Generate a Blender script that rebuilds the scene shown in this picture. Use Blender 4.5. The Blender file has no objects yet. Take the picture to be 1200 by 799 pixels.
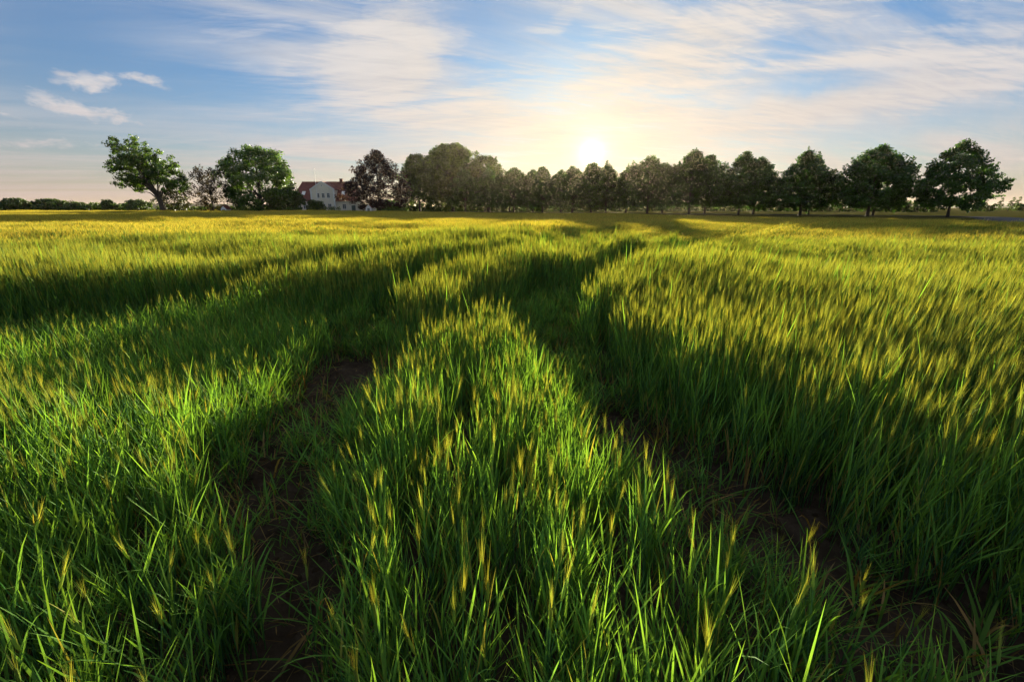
import bpy, math
import numpy as np
R = math.radians
sc = bpy.context.scene
col = sc.collection

# ------------------------------------------------------------------ camera
CAM_H = 1.6
F = 537.0                                   # focal length in pixels of the 1200 px wide photograph
PITCH = math.atan(156.5 / F)
cam_d = bpy.data.cameras.new('camera')
cam_d.sensor_width = 36.0
cam_d.lens = F / 1200.0 * 36.0
cam_d.clip_start = 0.02
cam_d.clip_end = 20000
cam = bpy.data.objects.new('camera', cam_d)
col.objects.link(cam)
cam.location = (0, 0, CAM_H)
cam.rotation_euler = (math.pi / 2 - PITCH, 0, 0)
sc.camera = cam

def pix_dir(u, v):
    """world direction (x right, y forward, z up) of a photograph pixel, y not normalised"""
    a, b = u - 600.0, v - 399.5
    return np.array([a, F * math.cos(PITCH) - b * math.sin(PITCH), -(F * math.sin(PITCH) + b * math.cos(PITCH))])

# ------------------------------------------------------------------ sun and sky
SUN_EL, SUN_AZ = R(6.0), R(9.2)
sun_dir = np.array([math.sin(SUN_AZ) * math.cos(SUN_EL), math.cos(SUN_AZ) * math.cos(SUN_EL), math.sin(SUN_EL)])
sd = bpy.data.lights.new('sun', 'SUN')
sd.energy = 5.0
sd.angle = R(0.6)
sd.color = (1.0, 0.86, 0.60)
sun = bpy.data.objects.new('sun', sd)
col.objects.link(sun)
sun.rotation_euler = (math.pi / 2 - SUN_EL, 0, math.pi - SUN_AZ)
sun.location = (20, 120, 40)

world = bpy.data.worlds.new('World')
sc.world = world
world.use_nodes = True
WN, WL = world.node_tree.nodes, world.node_tree.links
WN.clear()

def wmath(op, a, b=None, c=None, clamp=False):
    n = WN.new('ShaderNodeMath'); n.operation = op; n.use_clamp = clamp
    for i, s in enumerate((a, b, c)):
        if s is None: continue
        if isinstance(s, (int, float)): n.inputs[i].default_value = s
        else: WL.new(s, n.inputs[i])
    return n.outputs[0]

def wramp(x, lo, hi):
    n = WN.new('ShaderNodeMapRange'); n.interpolation_type = 'SMOOTHSTEP'
    WL.new(x, n.inputs['Value']); n.inputs['From Min'].default_value = lo; n.inputs['From Max'].default_value = hi
    return n.outputs['Result']

def wmix(fac, a, b, mode='MIX'):
    n = WN.new('ShaderNodeMix'); n.data_type = 'RGBA'; n.blend_type = mode
    for s, i in ((fac, 0), (a, 6), (b, 7)):
        if isinstance(s, (int, float)): n.inputs[i].default_value = s
        elif isinstance(s, tuple): n.inputs[i].default_value = (*s, 1)
        else: WL.new(s, n.inputs[i])
    return n.outputs[2]

def wnoise(vec, scale, detail=6, rough=0.55, dist=0.0):
    n = WN.new('ShaderNodeTexNoise'); n.inputs['Scale'].default_value = scale
    n.inputs['Detail'].default_value = detail; n.inputs['Roughness'].default_value = rough
    n.inputs['Distortion'].default_value = dist
    WL.new(vec, n.inputs['Vector'])
    return n.outputs['Fac']

def wvec(x, y, z=0.0):
    n = WN.new('ShaderNodeCombineXYZ')
    for i, s in enumerate((x, y, z)):
        if isinstance(s, (int, float)): n.inputs[i].default_value = s
        else: WL.new(s, n.inputs[i])
    return n.outputs[0]

SKY_STRENGTH = 0.05
EXPOSURE = 1.95
HAZE = 0.00004
sky = WN.new('ShaderNodeTexSky')
sky.sky_type = 'NISHITA'
sky.sun_disc = False
sky.sun_elevation = SUN_EL
sky.sun_rotation = SUN_AZ
sky.air_density = 1.0
sky.dust_density = 0.35
sky.ozone_density = 2.5
tc = WN.new('ShaderNodeTexCoord')
sep = WN.new('ShaderNodeSeparateXYZ')
WL.new(tc.outputs['Generated'], sep.inputs[0])
DX, DY, DZ = sep.outputs
AZ = wmath('ARCTAN2', DX, DY)                     # 0 straight ahead, + to the right
EL = wmath('ARCSINE', DZ)
# cloud sheet: directions projected onto a flat layer overhead
zc = wmath('ADD', wmath('MAXIMUM', DZ, 0.0), 0.10)
CX, CY = wmath('DIVIDE', DX, zc), wmath('DIVIDE', DY, zc)
def rot2(x, y, deg, sx, sy):
    c, s = math.cos(R(deg)), math.sin(R(deg))
    u = wmath('ADD', wmath('MULTIPLY', x, c), wmath('MULTIPLY', y, s))
    v = wmath('SUBTRACT', wmath('MULTIPLY', y, c), wmath('MULTIPLY', x, s))
    return wvec(wmath('MULTIPLY', u, sx), wmath('MULTIPLY', v, sy))
n_warp = wnoise(wvec(AZ, EL), 5.0, 5, 0.6)
n_warp2 = wnoise(wvec(EL, AZ, 3.0), 5.0, 5, 0.6)
AZw = wmath('ADD', AZ, wmath('MULTIPLY', wmath('SUBTRACT', n_warp, 0.5), 0.22))
ELw = wmath('ADD', EL, wmath('MULTIPLY', wmath('SUBTRACT', n_warp2, 0.5), 0.10))

def blob(u, v, ru, rv, tilt=0.0, soft=0.0):
    """soft elliptical cloud mask round the direction of photograph pixel (u, v); ru, rv in pixels"""
    d = pix_dir(u, v); az = math.atan2(d[0], d[1]); el = math.atan2(d[2], math.hypot(d[0], d[1]))
    k = 1.0 / F
    c, s = math.cos(R(tilt)), math.sin(R(tilt))
    a = wmath('SUBTRACT', AZw, az); e = wmath('SUBTRACT', ELw, el)
    p = wmath('ADD', wmath('MULTIPLY', a, c / (ru * k)), wmath('MULTIPLY', e, s / (ru * k)))
    q = wmath('SUBTRACT', wmath('MULTIPLY', e, c / (rv * k)), wmath('MULTIPLY', a, s / (rv * k)))
    r2 = wmath('ADD', wmath('MULTIPLY', p, p), wmath('MULTIPLY', q, q))
    return wmath('POWER', 2.718, wmath('MULTIPLY', r2, -1.0))

streak = wnoise(rot2(CX, CY, 28, 0.35, 1.5), 1.1, 8, 0.62, 0.6)
streak2 = wnoise(rot2(CX, CY, -12, 0.5, 2.4), 1.7, 8, 0.65, 0.4)
fibre = wnoise(rot2(CX, CY, 17, 0.7, 3.2), 2.0, 9, 0.66, 1.6)
puff = wnoise(wvec(wmath('MULTIPLY', AZ, 1.0), wmath('MULTIPLY', EL, 2.2)), 24.0, 9, 0.68, 0.4)

veil = None
for args, k in (((693, 170, 190, 80, 0), 1.1), ((450, 75, 105, 66, 35), 1.1), ((330, 60, 190, 55, -18), 0.62), ((620, 95, 110, 40, 0), 0.75),
                ((790, 70, 200, 50, 12), 1.0), ((1000, 105, 230, 48, 6), 1.05), ((690, 150, 420, 60, 0), 1.0), ((900, 25, 260, 30, 10), 0.85),
                ((1130, 95, 120, 26, 6), 0.95), ((320, 172, 190, 16, 0), 0.75), ((1120, 195, 260, 26, 0), 0.62), ((660, 12, 70, 20, 20), 0.7),
                ((40, 65, 90, 10, -8), 0.4)):
    b = wmath('MULTIPLY', blob(*args), k)
    veil = b if veil is None else wmath('MAXIMUM', veil, b)
tex = wmath('ADD', wmath('MULTIPLY', streak, 0.5), wmath('MULTIPLY', streak2, 0.5))
tex = wmath('ADD', wmath('MULTIPLY', wmath('SUBTRACT', tex, 0.5), 2.4), wmath('MULTIPLY', wmath('SUBTRACT', fibre, 0.5), 1.0))
cov_veil = wmath('MULTIPLY', wramp(wmath('ADD', veil, tex), 0.12, 1.05), 0.97)
every = wmath('MULTIPLY', wramp(streak, 0.33, 0.66), 0.88)          # cirrus over the rest of the sky, thickened out of view to fill shade
cov_veil = wmath('MAXIMUM', cov_veil, every)
holes = None
for args, k in (((80, 62, 125, 85, 0), 0.92), ((330, 152, 150, 14, 0), 0.6), ((950, 102, 55, 9, 3), 0.8), ((560, 22, 70, 26, -20), 0.55), ((1120, 140, 110, 12, 4), 0.6)):
    b = wmath('MULTIPLY', blob(*args), k)
    holes = b if holes is None else wmath('MAXIMUM', holes, b)
cov_veil = wmath('MULTIPLY', cov_veil, wmath('SUBTRACT', 1.0, holes))
small = None
for args, k in (((122, 100, 26, 8, 3), 1.05), ((162, 97, 24, 6, 6), 0.85), ((66, 122, 22, 10, -20), 0.9), ((118, 134, 32, 8, -3), 1.05), ((20, 136, 34, 7, -4), 0.75), ((45, 168, 45, 7, 0), 0.8), ((265, 152, 34, 5, -12), 0.7)):
    b = wmath('MULTIPLY', blob(*args), k)
    small = b if small is None else wmath('MAXIMUM', small, b)
cov_small = wramp(wmath('ADD', small, wmath('MULTIPLY', wmath('SUBTRACT', puff, 0.5), 1.8)), 0.35, 1.15)
cover = wmath('MAXIMUM', cov_veil, wmath('MULTIPLY', cov_small, 0.95), clamp=True)

# angle to the sun
dotn = WN.new('ShaderNodeVectorMath'); dotn.operation = 'DOT_PRODUCT'
WL.new(tc.outputs['Generated'], dotn.inputs[0]); dotn.inputs[1].default_value = tuple(sun_dir)
ANG = wmath('ARCCOSINE', wmath('MINIMUM', dotn.outputs['Value'], 1.0))
near = wmath('POWER', 2.718, wmath('MULTIPLY', ANG, -2.2))          # cloud brightness falls away from the sun
U = 1.0 / (SKY_STRENGTH * 2 ** EXPOSURE)
cl_far = (0.70 * U, 0.72 * U, 0.77 * U)
cl_near = (0.98 * U, 0.84 * U, 0.66 * U)
cloud = wmix(near, cl_far, cl_near)
shade = wramp(wmath('ADD', wmath('MULTIPLY', streak2, 0.55), wmath('MULTIPLY', fibre, 0.45)), 0.34, 0.62)
cloud = wmix(wmath('MULTIPLY', wmath('SUBTRACT', 1.0, shade), 0.55), cloud, wmix(1.0, cloud, (0.58, 0.64, 0.74), 'MULTIPLY'))
skyc = wmix(cover, wmix(1.0, sky.outputs[0], (0.36, 0.65, 0.92), 'MULTIPLY'), cloud)
# peach haze low over the horizon
low_haze = wmath('MULTIPLY', wmath('POWER', 2.718, wmath('MULTIPLY', wmath('MAXIMUM', EL, 0.0), -1.0 / R(6.5))), 0.88)
skyc = wmix(low_haze, skyc, wmix(near, (0.62 * U, 0.46 * U, 0.41 * U), (0.98 * U, 0.66 * U, 0.40 * U)))
# the glare of the low sun in the thin cloud
core = wmath('MULTIPLY', wmath('POWER', 2.718, wmath('MULTIPLY', ANG, -1.0 / R(0.85))), 1.8 * U)
halo = wmath('MULTIPLY', wmath('POWER', 2.718, wmath('MULTIPLY', ANG, -1.0 / R(5.0))), 0.14 * U)
g = WN.new('ShaderNodeVectorMath'); g.operation = 'SCALE'; g.inputs[0].default_value = (1.0, 0.92, 0.72); WL.new(core, g.inputs['Scale'])
g2 = WN.new('ShaderNodeVectorMath'); g2.operation = 'SCALE'; g2.inputs[0].default_value = (1.0, 0.66, 0.30); WL.new(halo, g2.inputs['Scale'])
skyc = wmix(1.0, skyc, g.outputs[0], 'ADD')
skyc = wmix(1.0, skyc, g2.outputs[0], 'ADD')
bg = WN.new('ShaderNodeBackground'); bg.inputs['Strength'].default_value = SKY_STRENGTH
wo = WN.new('ShaderNodeOutputWorld')
WL.new(skyc, bg.inputs['Color']); WL.new(bg.outputs[0], wo.inputs['Surface'])

sc.view_settings.view_transform = 'Standard'
sc.view_settings.look = 'None'
sc.view_settings.gamma = 1.0
sc.view_settings.use_curve_mapping = False
sc.view_settings.exposure = EXPOSURE
cy = sc.cycles
sc.render.engine = 'CYCLES'
cy.max_bounces = 8; cy.diffuse_bounces = 5; cy.glossy_bounces = 2; cy.transmission_bounces = 5
cy.transparent_max_bounces = 8; cy.volume_bounces = 0
cy.caustics_reflective = False; cy.caustics_refractive = False
cy.sample_clamp_indirect = 6.0
cy.use_denoising = True
cy.use_adaptive_sampling = True
cy.adaptive_threshold = 0.02

# ------------------------------------------------------------------ helpers
def new_mesh(name, V, Fc, mat, cols=None, smooth=False):
    """V (n,3); Fc list of index tuples or int array (m,k)"""
    me = bpy.data.meshes.new(name)
    V = np.asarray(V, dtype=np.float32)
    if isinstance(Fc, np.ndarray):
        m, k = Fc.shape
        me.vertices.add(len(V)); me.vertices.foreach_set('co', V.ravel())
        me.loops.add(m * k); me.loops.foreach_set('vertex_index', Fc.astype(np.int32).ravel())
        me.polygons.add(m)
        me.polygons.foreach_set('loop_start', np.arange(0, m * k, k, dtype=np.int32))
        me.polygons.foreach_set('loop_total', np.full(m, k, dtype=np.int32))
        me.update(calc_edges=True)
    else:
        me.from_pydata(V.tolist(), [], [tuple(f) for f in Fc])
        me.update()
    if cols is not None:
        at = me.attributes.new('Col', 'FLOAT_COLOR', 'POINT')
        c4 = np.ones((len(V), 4), np.float32); c4[:, :3] = cols
        at.data.foreach_set('color', c4.ravel())
    if mat: me.materials.append(mat)
    if smooth: me.polygons.foreach_set('use_smooth', np.ones(len(me.polygons), bool))
    return me

def obj(name, me, parent=None, loc=(0, 0, 0), rz=0.0, scale=None):
    o = bpy.data.objects.new(name, me); col.objects.link(o)
    o.location = loc; o.rotation_euler = (0, 0, rz)
    if scale is not None: o.scale = scale
    if parent: o.parent = parent
    return o

def tag(o, label=None, cat=None, group=None, kind=None):
    if label: o['label'] = label
    if cat: o['category'] = cat
    if group: o['group'] = group
    if kind: o['kind'] = kind
    return o

def root(name, loc, label, cat, group=None, rz=0.0, scale=None):
    o = obj(name, None, None, loc, rz, scale); o.empty_display_size = 0.5
    return tag(o, label, cat, group)

class MB:
    """collects boxes, prisms and tubes into one mesh"""
    def __init__(s): s.V = []; s.F = []
    def add(s, V, Fc):
        n = len(s.V); s.V += [tuple(v) for v in V]; s.F += [tuple(i + n for i in f) for f in Fc]; return s
    def box(s, x0, x1, y0, y1, z0, z1):
        return s.add([(x0, y0, z0), (x1, y0, z0), (x1, y1, z0), (x0, y1, z0), (x0, y0, z1), (x1, y0, z1), (x1, y1, z1), (x0, y1, z1)],
                     [(0, 3, 2, 1), (4, 5, 6, 7), (0, 1, 5, 4), (1, 2, 6, 5), (2, 3, 7, 6), (3, 0, 4, 7)])
    def prism(s, pts, y0, y1):
        """polygon of (x, z) points extruded along y"""
        n = len(pts)
        return s.add([(x, y0, z) for x, z in pts] + [(x, y1, z) for x, z in pts],
                     [tuple(range(n)), tuple(range(2 * n - 1, n - 1, -1))] + [(i + n, (i + 1) % n + n, (i + 1) % n, i) for i in range(n)])
    def tube(s, P, rad, k=6):
        V, Fc = tube(P, rad, k); return s.add(V, Fc)
    def build(s, name, mat, parent=None, smooth=False, **kw):
        return obj(name, new_mesh(name, s.V, s.F, mat, smooth=smooth), parent, **kw)

def tube(P, rad, k=6):
    P = np.asarray(P, float); n = len(P); V = []; Fc = []
    T = np.gradient(P, axis=0); T /= np.linalg.norm(T, axis=1)[:, None] + 1e-9
    for i in range(n):
        t = T[i]; a = np.cross(t, (0.31, 0.95, 0.05)); a /= np.linalg.norm(a) + 1e-9; b = np.cross(t, a)
        for j in range(k):
            w = 2 * math.pi * j / k
            V.append(P[i] + rad[i] * (math.cos(w) * a + math.sin(w) * b))
    for i in range(n - 1):
        for j in range(k):
            Fc.append((i * k + j, i * k + (j + 1) % k, (i + 1) * k + (j + 1) % k, (i + 1) * k + j))
    Fc.append(tuple(range((n - 1) * k, n * k)))
    return V, Fc

def vnoise(x, y, seed=0):
    """smooth value noise in -1..1 on arrays"""
    x = np.asarray(x, float); y = np.asarray(y, float)
    xi = np.floor(x).astype(np.int64); yi = np.floor(y).astype(np.int64); fx = x - xi; fy = y - yi
    fx = fx * fx * (3 - 2 * fx); fy = fy * fy * (3 - 2 * fy)
    def h(a, b):
        n = (a * 374761393 + b * 668265263 + seed * 1274126177) & 0x7fffffff
        n = ((n ^ (n >> 13)) * 1274126177) & 0x7fffffff
        return ((n ^ (n >> 16)) & 0xffff) / 32767.5 - 1
    return (h(xi, yi) * (1 - fx) + h(xi + 1, yi) * fx) * (1 - fy) + (h(xi, yi + 1) * (1 - fx) + h(xi + 1, yi + 1) * fx) * fy

def sstep(a, b, x):
    t = np.clip((np.asarray(x, float) - a) / (b - a), 0, 1); return t * t * (3 - 2 * t)

def polydist(x, y, pts):
    d = np.full(np.shape(x), 1e9)
    for (ax, ay), (bx, by) in zip(pts[:-1], pts[1:]):
        dx, dy = bx - ax, by - ay
        t = np.clip(((x - ax) * dx + (y - ay) * dy) / (dx * dx + dy * dy), 0, 1)
        d = np.minimum(d, np.hypot(x - ax - t * dx, y - ay - t * dy))
    return d

# ------------------------------------------------------------------ materials
def material(name):
    m = bpy.data.materials.new(name); m.use_nodes = True
    nt = m.node_tree; nt.nodes.clear()
    out = nt.nodes.new('ShaderNodeOutputMaterial')
    return m, nt, out

def noise_node(nt, scale, detail=4, rough=0.6, vec=None):
    n = nt.nodes.new('ShaderNodeTexNoise'); n.inputs['Scale'].default_value = scale
    n.inputs['Detail'].default_value = detail; n.inputs['Roughness'].default_value = rough
    if vec: nt.links.new(vec, n.inputs['Vector'])
    return n.outputs['Fac']

def ramp(nt, fac, stops):
    r = nt.nodes.new('ShaderNodeValToRGB'); nt.links.new(fac, r.inputs[0])
    e = r.color_ramp.elements
    while len(e) < len(stops): e.new(0.5)
    for k, (p, c) in zip(e, stops): k.position = p; k.color = (*c, 1)
    return r.outputs[0]

def mixc(nt, fac, a, b, mode='MIX'):
    n = nt.nodes.new('ShaderNodeMix'); n.data_type = 'RGBA'; n.blend_type = mode
    for s, i in ((fac, 0), (a, 6), (b, 7)):
        if isinstance(s, (int, float)): n.inputs[i].default_value = s
        elif isinstance(s, tuple): n.inputs[i].default_value = (*s, 1)
        else: nt.links.new(s, n.inputs[i])
    return n.outputs[2]

def plain(name, c, rough=0.7, var=0.25, scale=3.0, bump=0.0, metal=0.0, coords='Object'):
    m, nt, out = material(name)
    t = nt.nodes.new('ShaderNodeTexCoord')
    f = noise_node(nt, scale, 6, 0.65, t.outputs[coords])
    lo = tuple(x * (1 - var) for x in c); hi = tuple(min(1, x * (1 + var)) for x in c)
    cc = ramp(nt, f, [(0.3, lo), (0.7, hi)])
    p = nt.nodes.new('ShaderNodeBsdfPrincipled'); nt.links.new(cc, p.inputs['Base Color'])
    p.inputs['Roughness'].default_value = rough; p.inputs['Metallic'].default_value = metal
    if bump:
        b = nt.nodes.new('ShaderNodeBump'); b.inputs['Strength'].default_value = bump; b.inputs['Distance'].default_value = 0.02
        nt.links.new(noise_node(nt, scale * 6, 5, 0.7, t.outputs[coords]), b.inputs['Height']); nt.links.new(b.outputs[0], p.inputs['Normal'])
    nt.links.new(p.outputs[0], out.inputs[0])
    return m

def leafy(name, trans, tint=(1, 1, 1), dcol=(1, 1, 1), tcol=(1.9, 1.7, 0.5), gloss=0.12, rough=0.45, nscale=0.6, amount=0.5):
    """leaf material: vertex colour 'Col' varied by noise, diffuse + light through the leaf + a little sheen"""
    m, nt, out = material(name)
    a = nt.nodes.new('ShaderNodeAttribute'); a.attribute_name = 'Col'
    geo = nt.nodes.new('ShaderNodeNewGeometry')
    f = noise_node(nt, nscale, 4, 0.6, geo.outputs['Position'])
    k = ramp(nt, f, [(0.3, (1 - amount,) * 3), (0.7, (1 + amount * 0.6, 1 + amount * 0.45, 1 + amount * 0.1))])
    c = mixc(nt, 1.0, a.outputs['Color'], k, 'MULTIPLY')
    c = mixc(nt, 1.0, c, tint, 'MULTIPLY')
    f2 = noise_node(nt, 7.0, 3, 0.6, geo.outputs['Position'])
    c = mixc(nt, 1.0, c, ramp(nt, f2, [(0.32, (0.78, 0.90, 1.15)), (0.5, (1, 1, 1)), (0.70, (1.2, 1.04, 0.92))]), 'MULTIPLY')
    d = nt.nodes.new('ShaderNodeBsdfDiffuse'); nt.links.new(mixc(nt, 1.0, c, dcol, 'MULTIPLY'), d.inputs['Color'])
    tr = nt.nodes.new('ShaderNodeBsdfTranslucent'); nt.links.new(mixc(nt, 1.0, c, tcol, 'MULTIPLY'), tr.inputs['Color'])
    mx = nt.nodes.new('ShaderNodeMixShader'); mx.inputs[0].default_value = trans
    nt.links.new(d.outputs[0], mx.inputs[1]); nt.links.new(tr.outputs[0], mx.inputs[2])
    gl = nt.nodes.new('ShaderNodeBsdfGlossy'); gl.inputs['Roughness'].default_value = rough
    gl.inputs['Color'].default_value = (0.9, 0.95, 1.0, 1)
    fr = nt.nodes.new('ShaderNodeFresnel'); fr.inputs['IOR'].default_value = 1.35
    fm = nt.nodes.new('ShaderNodeMath'); fm.operation = 'MULTIPLY'; fm.inputs[1].default_value = gloss
    nt.links.new(fr.outputs[0], fm.inputs[0])
    m2 = nt.nodes.new('ShaderNodeMixShader'); nt.links.new(fm.outputs[0], m2.inputs[0])
    nt.links.new(mx.outputs[0], m2.inputs[1]); nt.links.new(gl.outputs[0], m2.inputs[2])
    nt.links.new(m2.outputs[0], out.inputs[0])
    return m

M_CROP = leafy('barley', 0.5, dcol=(2.3, 2.3, 2.3), tcol=(2.85, 2.6, 0.85), gloss=0.006, rough=0.5, nscale=0.9, amount=0.25)
M_LEAF = leafy('tree_leaves', 0.4, dcol=(1.5, 1.5, 1.5), tcol=(1.9, 1.8, 0.6), gloss=0.08, nscale=0.5, amount=0.45)
M_BARK = plain('bark', (0.05, 0.042, 0.035), 0.9, 0.4, 2.0, 0.5)

# soil / meadow ground
def ground_material():
    m, nt, out = material('ground_soil')
    geo = nt.nodes.new('ShaderNodeNewGeometry'); P = geo.outputs['Position']
    soil = ramp(nt, noise_node(nt, 9.0, 8, 0.7, P), [(0.25, (0.035, 0.024, 0.016)), (0.55, (0.075, 0.054, 0.036)), (0.8, (0.14, 0.108, 0.075))])
    grass = ramp(nt, noise_node(nt, 0.35, 6, 0.65, P), [(0.3, (0.085, 0.085, 0.020)), (0.7, (0.16, 0.135, 0.038))])
    at = nt.nodes.new('ShaderNodeAttribute'); at.attribute_name = 'meadow'
    c = mixc(nt, at.outputs['Fac'], soil, grass)
    p = nt.nodes.new('ShaderNodeBsdfDiffuse'); nt.links.new(c, p.inputs['Color']); p.inputs['Roughness'].default_value = 0.6
    b = nt.nodes.new('ShaderNodeBump'); b.inputs['Strength'].default_value = 0.8; b.inputs['Distance'].default_value = 0.02
    nt.links.new(noise_node(nt, 40.0, 6, 0.7, P), b.inputs['Height']); nt.links.new(b.outputs[0], p.inputs['Normal'])
    nt.links.new(p.outputs[0], out.inputs[0])
    return m
M_GROUND = ground_material()

# ------------------------------------------------------------------ field layout (metres, camera above the origin)
TRACK_A = [(-0.35, 0.2), (-0.55, 1.0), (-0.85, 1.5), (-1.2, 1.95), (-1.45, 2.6), (-1.6, 3.6), (-1.68, 4.4), (-1.72, 5.5), (-1.45, 7.0), (-1.05, 8.4), (-0.5, 9.5), (0.4, 10.6), (1.9, 12.4), (5.2, 17.6), (9.8, 24), (17, 31.5), (30, 40), (46, 48)]
TRACK_B = [(2.4, 0.4), (1.9, 1.0), (1.45, 1.45), (1.12, 2.0), (0.90, 2.7), (0.68, 3.4), (0.48, 4.5), (0.52, 5.4), (0.92, 6.5), (2.0, 8.7), (3.4, 11), (7.0, 16.8), (11.5, 23), (19, 30), (32, 38), (48, 45)]
TRACK_C = [(-9.0, 2.6), (-6.5, 4.1), (-5.0, 5.5), (-4.0, 6.5), (-3.4, 7.6), (-2.9, 9.2), (-2.0, 11.0), (-0.8, 12.8), (1.2, 15.2), (4.2, 20), (8.8, 26.5), (16, 34), (28, 43)]
ROW_N = np.array([0.675, 0.738]); ROW_T = np.array([-0.721, 0.66]); ROW_0 = np.array([74.2, 81.0])
ROAD = [(-21.1, 170), (24, 133.4), (57.7, 102.6), (71, 89.5), (75.5, 82.5), (76.0, 77.0), (72.5, 70), (66, 61.5), (56.5, 51), (46, 37), (39, 20), (36, 0)]

def ground_z(x, y):
    x = np.asarray(x, float); y = np.asarray(y, float)
    z = -(0.55 + 0.45 * sstep(18, 45, x)) * sstep(20, 58, y) * sstep(-45, 15, x)
    n = x * ROW_N[0] + y * ROW_N[1]
    z = z * (1 - sstep(101.3, 106.3, n))                                   # bank up to the avenue
    z = z * sstep(0.5, 5.0, polydist(x, y, ROAD))
    z = z + 0.05 * vnoise(x * 0.35, y * 0.35, 3) * sstep(0, 3, np.hypot(x, y))
    return z

def in_field(x, y):
    n = x * ROW_N[0] + y * ROW_N[1]
    d = polydist(x, y, ROAD)
    left_of_road = ~((d < 5.2) | ((x > 40) & (x > 56.0 + (y - 51) * 0.95) & (n < 102.3)))
    return (n < 101.8) & (y < 118 + 6 * vnoise(x * 0.05, 0 * x, 5) - 0.12 * np.minimum(x + 20, 0) * -1) & left_of_road

def crop(x, y):
    """standing height of the crop in metres and how dense it is"""
    h = 0.80 + 0.06 * vnoise(x * 0.55, y * 0.4, 11) + 0.05 * vnoise(x * 1.7, y * 1.4, 12)
    h = h + (0.07 + 0.05 * sstep(8, 20, y)) * vnoise(x * 0.16, y * 0.20, 13) + 0.09 * sstep(6, 10, y) * vnoise(x * 0.32, y * 0.45, 14)
    dens = np.ones_like(h)
    r = np.hypot(x, y)
    wob = 0.10 * vnoise(x * 1.3, y * 1.3, 21)
    # low thin growth between the left wheel track and the tall crop
    dA = polydist(x, y, TRACK_A); dB = polydist(x, y, TRACK_B); dC = polydist(x, y, TRACK_C)
    xa = np.interp(y, [p[1] for p in TRACK_A], [p[0] for p in TRACK_A])
    xb = np.interp(y, [p[1] for p in TRACK_B], [p[0] for p in TRACK_B])
    yc = np.interp(x, [p[0] for p in TRACK_C], [p[1] for p in TRACK_C])
    left = sstep(0.0, 0.5, xa - x)
    south = sstep(-0.1, 0.7, yc - y)
    ridge = sstep(0.0, 0.9, y - (5.9 + 0.35 * (x + 2.0))) * sstep(-4.2, -3.2, x)
    patch = left * south * (1 - ridge)
    hl = 0.50 + 0.08 * vnoise(x * 0.9 + y * 0.3, y * 0.9, 31) + 0.05 * sstep(1.5, 4.0, xa - x)
    hl = hl + 0.16 * np.exp(-((y - (2.35 - 0.10 * (x + 3))) / 0.5) ** 2)      # a taller swathe across it
    h = h * (1 - patch) + hl * patch
    # trampled hollow behind the middle strip
    yf = np.clip(5.2 + 3.0 * (x + 0.6), 4.6, 8.0)
    xw = np.interp(y, [1.2, 1.9, 2.5, 3.1, 4.3, 5.5, 6.4, 8.7], [1.9, 1.55, 1.20, 0.93, 0.68, 0.82, 1.25, 2.35])   # foot of the tall crop on the right
    jit = 0.07 * vnoise(x * 5, y * 5, 22)
    xl = np.interp(y, [1.0, 2.0, 3.0, 3.8, 4.4, 4.9, 5.3], [-0.62, -0.80, -0.86, -0.80, -0.58, -0.34, -0.2]) + jit
    xr_ = np.interp(y, [0.6, 1.0, 1.55, 2.16, 3.0, 3.7, 4.4, 4.9, 5.3], [1.0, 0.86, 0.66, 0.46, 0.29, 0.16, -0.02, -0.2, -0.6]) + jit
    strip = sstep(-0.10, 0.14, x - xl) * sstep(-0.10, 0.14, xr_ - x) * (y < 5.2)
    corr = sstep(-0.05, 0.2, xw + jit - x) * sstep(-0.15, 0.35, x - xa) * sstep(0.0, 0.6, yf - y)
    hol = corr * (1 - strip)
    h = h * (1 - corr) + corr * ((0.38 + 0.10 * vnoise(x * 2.5, y * 2.5, 42) + 0.12 * (x > xr_) * (1 - sstep(1.8, 3.2, y))) * (1 - strip) + strip * (0.63 + 0.08 * sstep(2.6, 3.6, y) + 0.05 * vnoise(x * 2, y * 1.5, 43)))
    near = 1 - sstep(9, 30, r)
    grow = np.clip(y - 6.5, 0, 16)
    wA = 0.36 + 0.085 * grow; wB = 0.30 + 0.065 * grow + 0.12 * (1 - sstep(1.6, 2.9, y)); wC = 0.55 + 0.06 * grow
    fA = sstep(0.5, 1.08, (dA + wob) / wA); fB = sstep(0.5, 1.08, (dB + wob) / wB); fC = sstep(0.45, 1.05, (dC + wob) / wC)
    h = h * (1 + 0.12 * sstep(5.5, 8, y) * (1 - sstep(16, 26, y)) * sstep(-4, -2, x) * (1 - sstep(2, 5, x)))
    bare = np.minimum(fA, fB)
    bare = np.maximum(bare, strip * corr)
    far = 0.75 * sstep(17, 28, r)
    bare = np.maximum(bare, far); fC = np.maximum(fC, far)
    low = 0.29 - 0.07 * (1 - sstep(2.6, 3.6, y)) + 0.08 * vnoise(x * 3, y * 3, 41) + 0.13 * sstep(6.5, 9, y)
    h = low + (h - low) * np.minimum(bare, 0.25 + 0.75 * fC)
    thin = 0.44 + 0.16 * sstep(2.6, 3.6, y) + 0.35 * sstep(4.8, 6.2, y)
    spot = np.exp(-(((x + 1.62) / 0.42) ** 2 + ((y - 4.3) / 0.55) ** 2) ** 2)
    thin = thin * (1 - spot)
    h = h * (1 - 0.6 * np.exp(-(((x + 1.5) / 0.55) ** 2 + ((y - 3.9) / 0.8) ** 2) ** 2))
    dens = thin + (1 - thin) * sstep(0.0, 0.8, bare) * (1 - 0.25 * hol)
    dens = dens * (1 - 0.93 * spot)
    # broken clumps where the tracks swing to the right
    mess = np.exp(-(((x - 1.8) / 2.4) ** 2 + ((y - 12.3) / 2.6) ** 2))
    h = h * (1 - 0.55 * mess * sstep(-0.15, 0.35, vnoise(x * 1.1, y * 0.8, 51)))
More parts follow.
